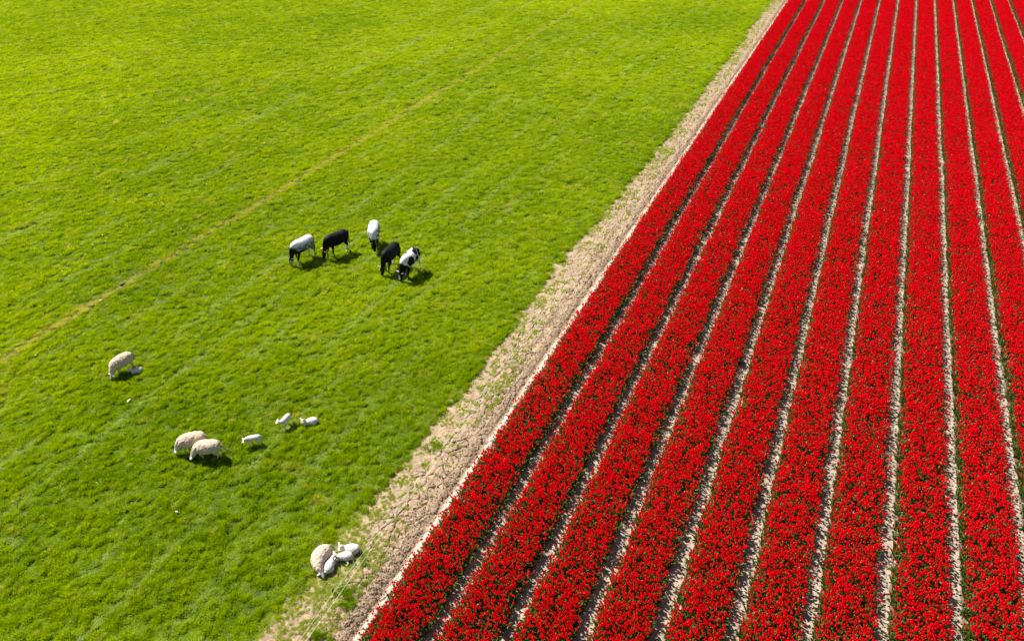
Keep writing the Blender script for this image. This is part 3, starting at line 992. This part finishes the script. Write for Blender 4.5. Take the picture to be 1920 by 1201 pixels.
def ewe_standing(loc, ang, label, head_y=0.0, legs=(0, 0, 0, 0), tail_out=False, seed=1, scale=1.0):
    root = empty('ewe', (loc[0], loc[1], 0.02), math.radians(ang))
    root.scale = (scale * .82, scale, scale)
    tag(root, label, 'sheep', EWE_GROUP)
    hy = head_y
    spine = [(-.53, 0, .50, .09, .09), (-.47, 0, .51, .18, .175), (-.30, 0, .51, .235, .225), (-.02, 0, .49, .262, .25), (.22, 0, .48, .245, .24), (.38, 0, .45, .20, .205),
             (.50, hy * .2, .37, .15, .155), (.58, hy * .6, .28, .105, .11), (.64, hy, .205, .08, .085), (.70, hy * 1.1, .13, .055, .06), (.74, hy * 1.15, .08, .042, .042), (.755, hy * 1.15, .05, .03, .025)]
    parts = [loft(spine, 18, 5)]
    fl, fr, bl, br = legs
    for sg, dx in ((1, fl), (-1, fr)):
        parts.append(loft(tube4([(.28, sg * .11, .42, .09), (.28, sg * .115, .30, .06), (.29 + dx * .5, sg * .11, .19, .036), (.28 + dx * .8, sg * .11, .08, .026), (.30 + dx, sg * .11, .015, .032)]), 8, 4))
    for sg, dx in ((1, bl), (-1, br)):
        parts.append(loft(tube4([(-.36, sg * .11, .45, .12), (-.33 + dx * .2, sg * .12, .32, .085), (-.42 + dx * .5, sg * .115, .21, .04), (-.41 + dx * .8, sg * .11, .09, .028), (-.38 + dx, sg * .11, .015, .032)]), 8, 4))
    fuse('body', parts, 0.016, 3, M_FLEECE, root, lambda co, s_, nn: coat_ewe(7.3, .24)(co, s_, seed), spine, lump=0.035, seed=seed)
    head_bits(root, spine, 8, 9, 0, .12, .034, [M_WOOLSKIN] * 2, .013, droop=.25, ear_fwd=.1)
    if tail_out:
        tail(root, [(-.50, 0, .58, .04), (-.60, 0, .52, .035), (-.70, 0, .38, .028), (-.80, 0, .22, .02), (-.83, 0, .17, .008)], M_TAIL_WOOL)
    else:
        tail(root, [(-.52, 0, .60, .04), (-.59, 0, .54, .04), (-.61, 0, .42, .034), (-.60, 0, .30, .022), (-.60, 0, .25, .008)], M_TAIL_WOOL)
    return root


ewe_standing((-28.50, 13.22), -101, 'grazing ewe away from the others with one small lamb at her side', head_y=.10, legs=(.06, -.05, .05, -.05), seed=21)
ewe_standing((-22.88, 11.18), -140, 'grazing ewe behind another one, her rump and flank partly hidden by it', head_y=.05, legs=(.08, -.06, -.05, .05), seed=22, scale=1.02)
ewe_standing((-22.15, 11.16), -152, 'grazing ewe in front with her tail held out, overlapping the other ewe', head_y=.12, legs=(-.06, .10, .06, -.06), tail_out=True, seed=23)


def lamb_standing(loc, ang, label, head, legs=(0, 0, 0, 0), tail_p=None, seed=1):
    root = empty('lamb', (loc[0], loc[1], 0.02), math.radians(ang))
    tag(root, label, 'lamb', LAMB_GROUP)
    root.scale = (.93, 1.05, 1.0)
    hx, hy, hz = head        # muzzle target relative to the withers
    W = np.array((.17, 0, .345)); Mz = W + np.array(head)
    spine = [(-.255, 0, .345, .045, .05), (-.215, 0, .35, .085, .085), (-.10, 0, .345, .098, .095), (.04, 0, .34, .098, .098), (.14, 0, .345, .088, .09), (.205, hy * .08, .355 + hz * .10, .066, .07)]
    A = np.array(spine[-1][:3]) + (Mz - np.array(spine[-1][:3])) * 0.38 + np.array((0, 0, .03))
    B = A + (Mz - A) * 0.30; C_ = A + (Mz - A) * 0.7
    spine += [(*A, .053, .058), (*B, .050, .05), (*C_, .033, .034), (*Mz, .022, .02)]
    parts = [loft(spine, 14, 5)]
    fl, fr, bl, br = legs
    for sg, dx in ((1, fl), (-1, fr)):
        parts.append(loft(tube4([(.13, sg * .055, .31, .055), (.13, sg * .06, .22, .032), (.135 + dx * .5, sg * .06, .14, .022), (.13 + dx * .85, sg * .06, .05, .017), (.14 + dx, sg * .06, .01, .021)]), 8, 4))
    for sg, dx in ((1, bl), (-1, br)):
        parts.append(loft(tube4([(-.17, sg * .055, .32, .065), (-.155 + dx * .2, sg * .06, .23, .044), (-.20 + dx * .5, sg * .06, .15, .024), (-.195 + dx * .85, sg * .06, .06, .018), (-.18 + dx, sg * .06, .01, .021)]), 8, 4))
    fuse('body', parts, 0.010, 3, M_FLEECE, root, lambda co, s_, nn: coat_lamb(co, s_, seed), spine, lump=0.008, seed=seed)
    head_bits(root, spine, 7, 8, 0, .095, .026, [M_WOOLSKIN] * 2, .009, droop=-.15)
    tail(root, tail_p or [(-.245, 0, .40, .018), (-.285, 0, .37, .016), (-.295, 0, .29, .015), (-.29, 0, .19, .012), (-.29, 0, .17, .004)], M_WOOLSKIN)
    return root


lamb_standing((-21.17, 12.24), -143, 'white lamb standing in profile with head lowered, nearest to the two grazing ewes', (.24, .05, -.13), legs=(.04, -.03, .06, -.04), seed=31)
lamb_standing((-20.76, 13.45), -88, 'white lamb standing front-on with head turned aside, close to a lone lying lamb', (.13, -.22, -.04), legs=(.06, -.03, -.07, .08), seed=32)


def lying(name, loc, ang, label, cat, group, spine, limbs, voxel, coat, lump, mats, earp, eye_r, tailp, tmat, seed, smooth_it=3, scale=1.0):
    root = empty(name, (loc[0], loc[1], 0.0), math.radians(ang))
    root.scale = (scale * (.85 if cat == 'lamb' else 1), scale, scale * 1.05)
    tag(root, label, cat, group)
    parts = [loft(spine, 16, 5)] + [loft(tube4(l), 8, 4) for l in limbs]
    fuse('body', parts, voxel, smooth_it, M_FLEECE, root, lambda co, s_, nn: coat(co, s_, seed), spine, lump=lump, seed=seed)
    i = len(spine) - earp[0]
    head_bits(root, spine, i, i + 1, 0, earp[1], earp[2], mats, eye_r, droop=earp[3])
    tail(root, tailp, tmat)
    return root


# the ewe curled on her side: rump away from the camera, head resting on the grass
ewe_sp = [(-.42, -.02, .20, .10, .09), (-.36, -.04, .22, .19, .17), (-.20, -.09, .24, .27, .23), (.0, -.12, .24, .29, .245), (.18, -.09, .23, .26, .23), (.32, -.02, .22, .20, .20),
          (.42, .07, .20, .145, .16), (.48, .15, .17, .10, .11), (.52, .21, .15, .078, .08), (.58, .27, .11, .055, .055), (.62, .30, .085, .04, .04), (.635, .315, .07, .028, .025)]
ewe_l = [[(.25, .06, .14, .07), (.36, .16, .07, .045), (.30, .24, .04, .03), (.20, .26, .035, .028)], [(-.30, .10, .16, .10), (-.16, .20, .08, .06), (-.28, .24, .04, .032), (-.40, .24, .035, .028)]]
lying('ewe', (-16.10, 9.42), -80, 'large cream ewe lying curled beside three sleeping lambs by the dirt strip', 'sheep', EWE_GROUP, ewe_sp, ewe_l, .016,
      coat_ewe(7.6, -1), .035, [M_WOOLSKIN] * 2, (4, .12, .034, .15), .013, [(-.42, 0, .30, .04), (-.49, .05, .24, .035), (-.50, .12, .14, .028), (-.48, .18, .08, .01)], M_TAIL_WOOL, 24, scale=.87)


def lamb_lying_at(loc, ang, label, turn, seed, leg_out=False, scale=1.0, raised=0.05):
    t = turn
    sp = [(-.25, 0, .08, .055, .06), (-.20, 0, .09, .105, .095), (-.09, 0, .10, .13, .11), (.04, 0, .10, .12, .105), (.13, t * .02, .105, .095, .09), (.19, t * .05, .13 + raised * .3, .062, .065),
          (.235, t * .10, .15 + raised, .05, .053), (.27, t * .14, .15 + raised, .05, .05), (.31, t * .19, .125 + raised * .8, .033, .034), (.335, t * .23, .105 + raised * .7, .022, .02)]
    lm = [[(.12, -.05, .07, .045), (.19, -.08, .04, .026), (.14, -.10, .025, .018), (.07, -.10, .022, .017)], [(.12, .05, .07, .045), (.20, .07, .04, .024), (.24, .06, .025, .017), (.17, .08, .022, .016)]]
    if leg_out:
        lm.append([(-.16, .05, .09, .055), (-.09, .12, .06, .038), (-.15, .19, .035, .02), (-.08, .25, .025, .017)])
        lm.append([(-.18, 0, .07, .05), (-.24, .06, .05, .03), (-.29, .12, .03, .018), (-.31, .16, .022, .017)])
    else:
        lm.append([(-.16, .06, .09, .06), (-.06, .10, .06, .045), (-.12, .11, .03, .025), (-.17, .11, .022, .018)])
        lm.append([(-.16, -.06, .09, .06), (-.06, -.10, .06, .045), (-.12, -.11, .03, .025), (-.17, -.11, .022, .018)])
    return lying('lamb', loc, ang, label, 'lamb', LAMB_GROUP, sp, lm, .010, coat_lamb, .008, [M_WOOLSKIN] * 2, (3, .095, .026, -.12), .009,
                 [(-.26, 0, .11, .018), (-.29, .02, .07, .016), (-.30, .05, .04, .012), (-.30, .08, .03, .005)], M_WOOLSKIN, seed, scale=scale)


lamb_lying_at((-28.02, 13.36), -128, 'small lamb lying half in the shade of the lone grazing ewe', 0, 41, scale=.98)
lamb_lying_at((-20.06, 13.92), -140, 'white lamb lying down on its own, right of the front-on standing lamb', .3, 42, scale=1.15, raised=.06)
lamb_lying_at((-15.83, 9.33), 106, 'sleeping lamb pressed against the flank of the lying ewe', -.6, 43, leg_out=False, scale=1.18, raised=.03)
lamb_lying_at((-15.62, 9.76), -152, 'front sleeping lamb of a pair with its legs stretched out on the grass', .3, 44, leg_out=True, scale=1.1, raised=.02)
lamb_lying_at((-15.60, 10.04), -155, 'rear sleeping lamb of a pair, lying behind the one with outstretched legs', .2, 45, scale=1.22, raised=.05)

# ------------------------------------------------------------------ wire fence along the strip
M_WIRE = principled('pale_polywire', (0.62, 0.70, 0.52), rough=0.5, spec=0.3)
M_STAKE = principled('white_plastic_stake', (0.48, 0.52, 0.38), rough=0.4)
M_BLACKP = principled('dark_plastic', (0.03, 0.03, 0.04), rough=0.5)
fr_ = empty('wire_fence', (-15.0, 8.7, 0))
tag(fr_, 'thin two-strand wire fence running along the dirt strip past the sleeping lambs', 'fence')
for dx, zz in ((-.05, .34), (.09, .30)):
    P = []
    for yy in np.arange(-5.5, 24.1, 0.5):
        P.append((dx + 0.012 * math.sin(yy * 1.3 + dx * 30), yy, zz + 0.03 * math.sin(yy * 0.7), .0045, .0045))
    v, f = loft(P, 6, 1, side0=(1, 0, 0))
    mesh_obj('wire', v, f, M_WIRE, fr_)
for px_, py_ in ((0.02, -5.4), (0.02, 24.0)):
    v, f = loft([(px_, py_, 0, .009, .009), (px_, py_, .45, .008, .008)], 8, 2)
    mesh_obj('post', v, f, M_STAKE, fr_)
st = empty('fence_stake', (-15.23, 8.70, 0.0))
tag(st, 'white plastic fence stake leaning over by the biggest grass clump', 'stake')
v, f = loft([(0.0, 0.0, .16, .005, .005), (.14, .12, .19, .005, .005), (.32, .28, .20, .004, .004)], 8, 2)
mesh_obj('rod', v, f, M_STAKE, st)
v, f = loft([(-.03, -.03, -.02, .012, .012), (-.02, -.02, .10, .020, .020), (0, 0, .17, .024, .024), (.02, .02, .185, .014, .014)], 8, 2)
mesh_obj('foot', v, f, M_BLACKP, st)


# ------------------------------------------------------------------ odd bits lying in the grass
def stone(loc, r, mat, label, cat, name, seed, el=1.0):
    rr = np.random.default_rng(seed)
    P = [(-r * el, 0, r * .3, r * .2, r * .15), (-r * .5 * el, rr.normal(0, .1) * r, r * .45, r * .7, r * .5), (r * .4 * el, rr.normal(0, .2) * r, r * .45, r * .6, r * .5), (r * el, 0, r * .3, r * .2, r * .15)]
    v, f = loft(P, 9, 3)
    v = [q + rr.normal(0, r * .05, 3) for q in v]
    o = mesh_obj(name, v, f, mat, smooth=True)
    o.location = (loc[0], loc[1], loc[2]); o.rotation_euler = (0, 0, rr.uniform(0, 3))
    tag(o, label, cat)


M_BONE = principled('pale_wool_scrap', (0.72, 0.66, 0.60), rough=0.9)
M_MUD = principled('dark_wet_mud', (0.04, 0.032, 0.03), rough=0.7)
stone((-26.91, 12.01, .05), .05, M_BONE, 'long whitish scrap of wool in the grass below the lone ewe', 'wool scrap', 'wool_scrap', 1, 2.0)
stone((-21.37, 8.91, .06), .045, M_BONE, 'small whitish scrap of wool in open grass below the grazing ewes', 'wool scrap', 'wool_scrap', 2)
stone((-33.38, 16.24, .05), .055, M_BONE, 'pale stone beside the worn brown track through the meadow', 'stone', 'stone', 3)
stone((-33.61, 17.61, .0), .085, M_MUD, 'dark clod of mud on the worn brown track through the meadow', 'mud clod', 'mud_clod', 4, 1.4)
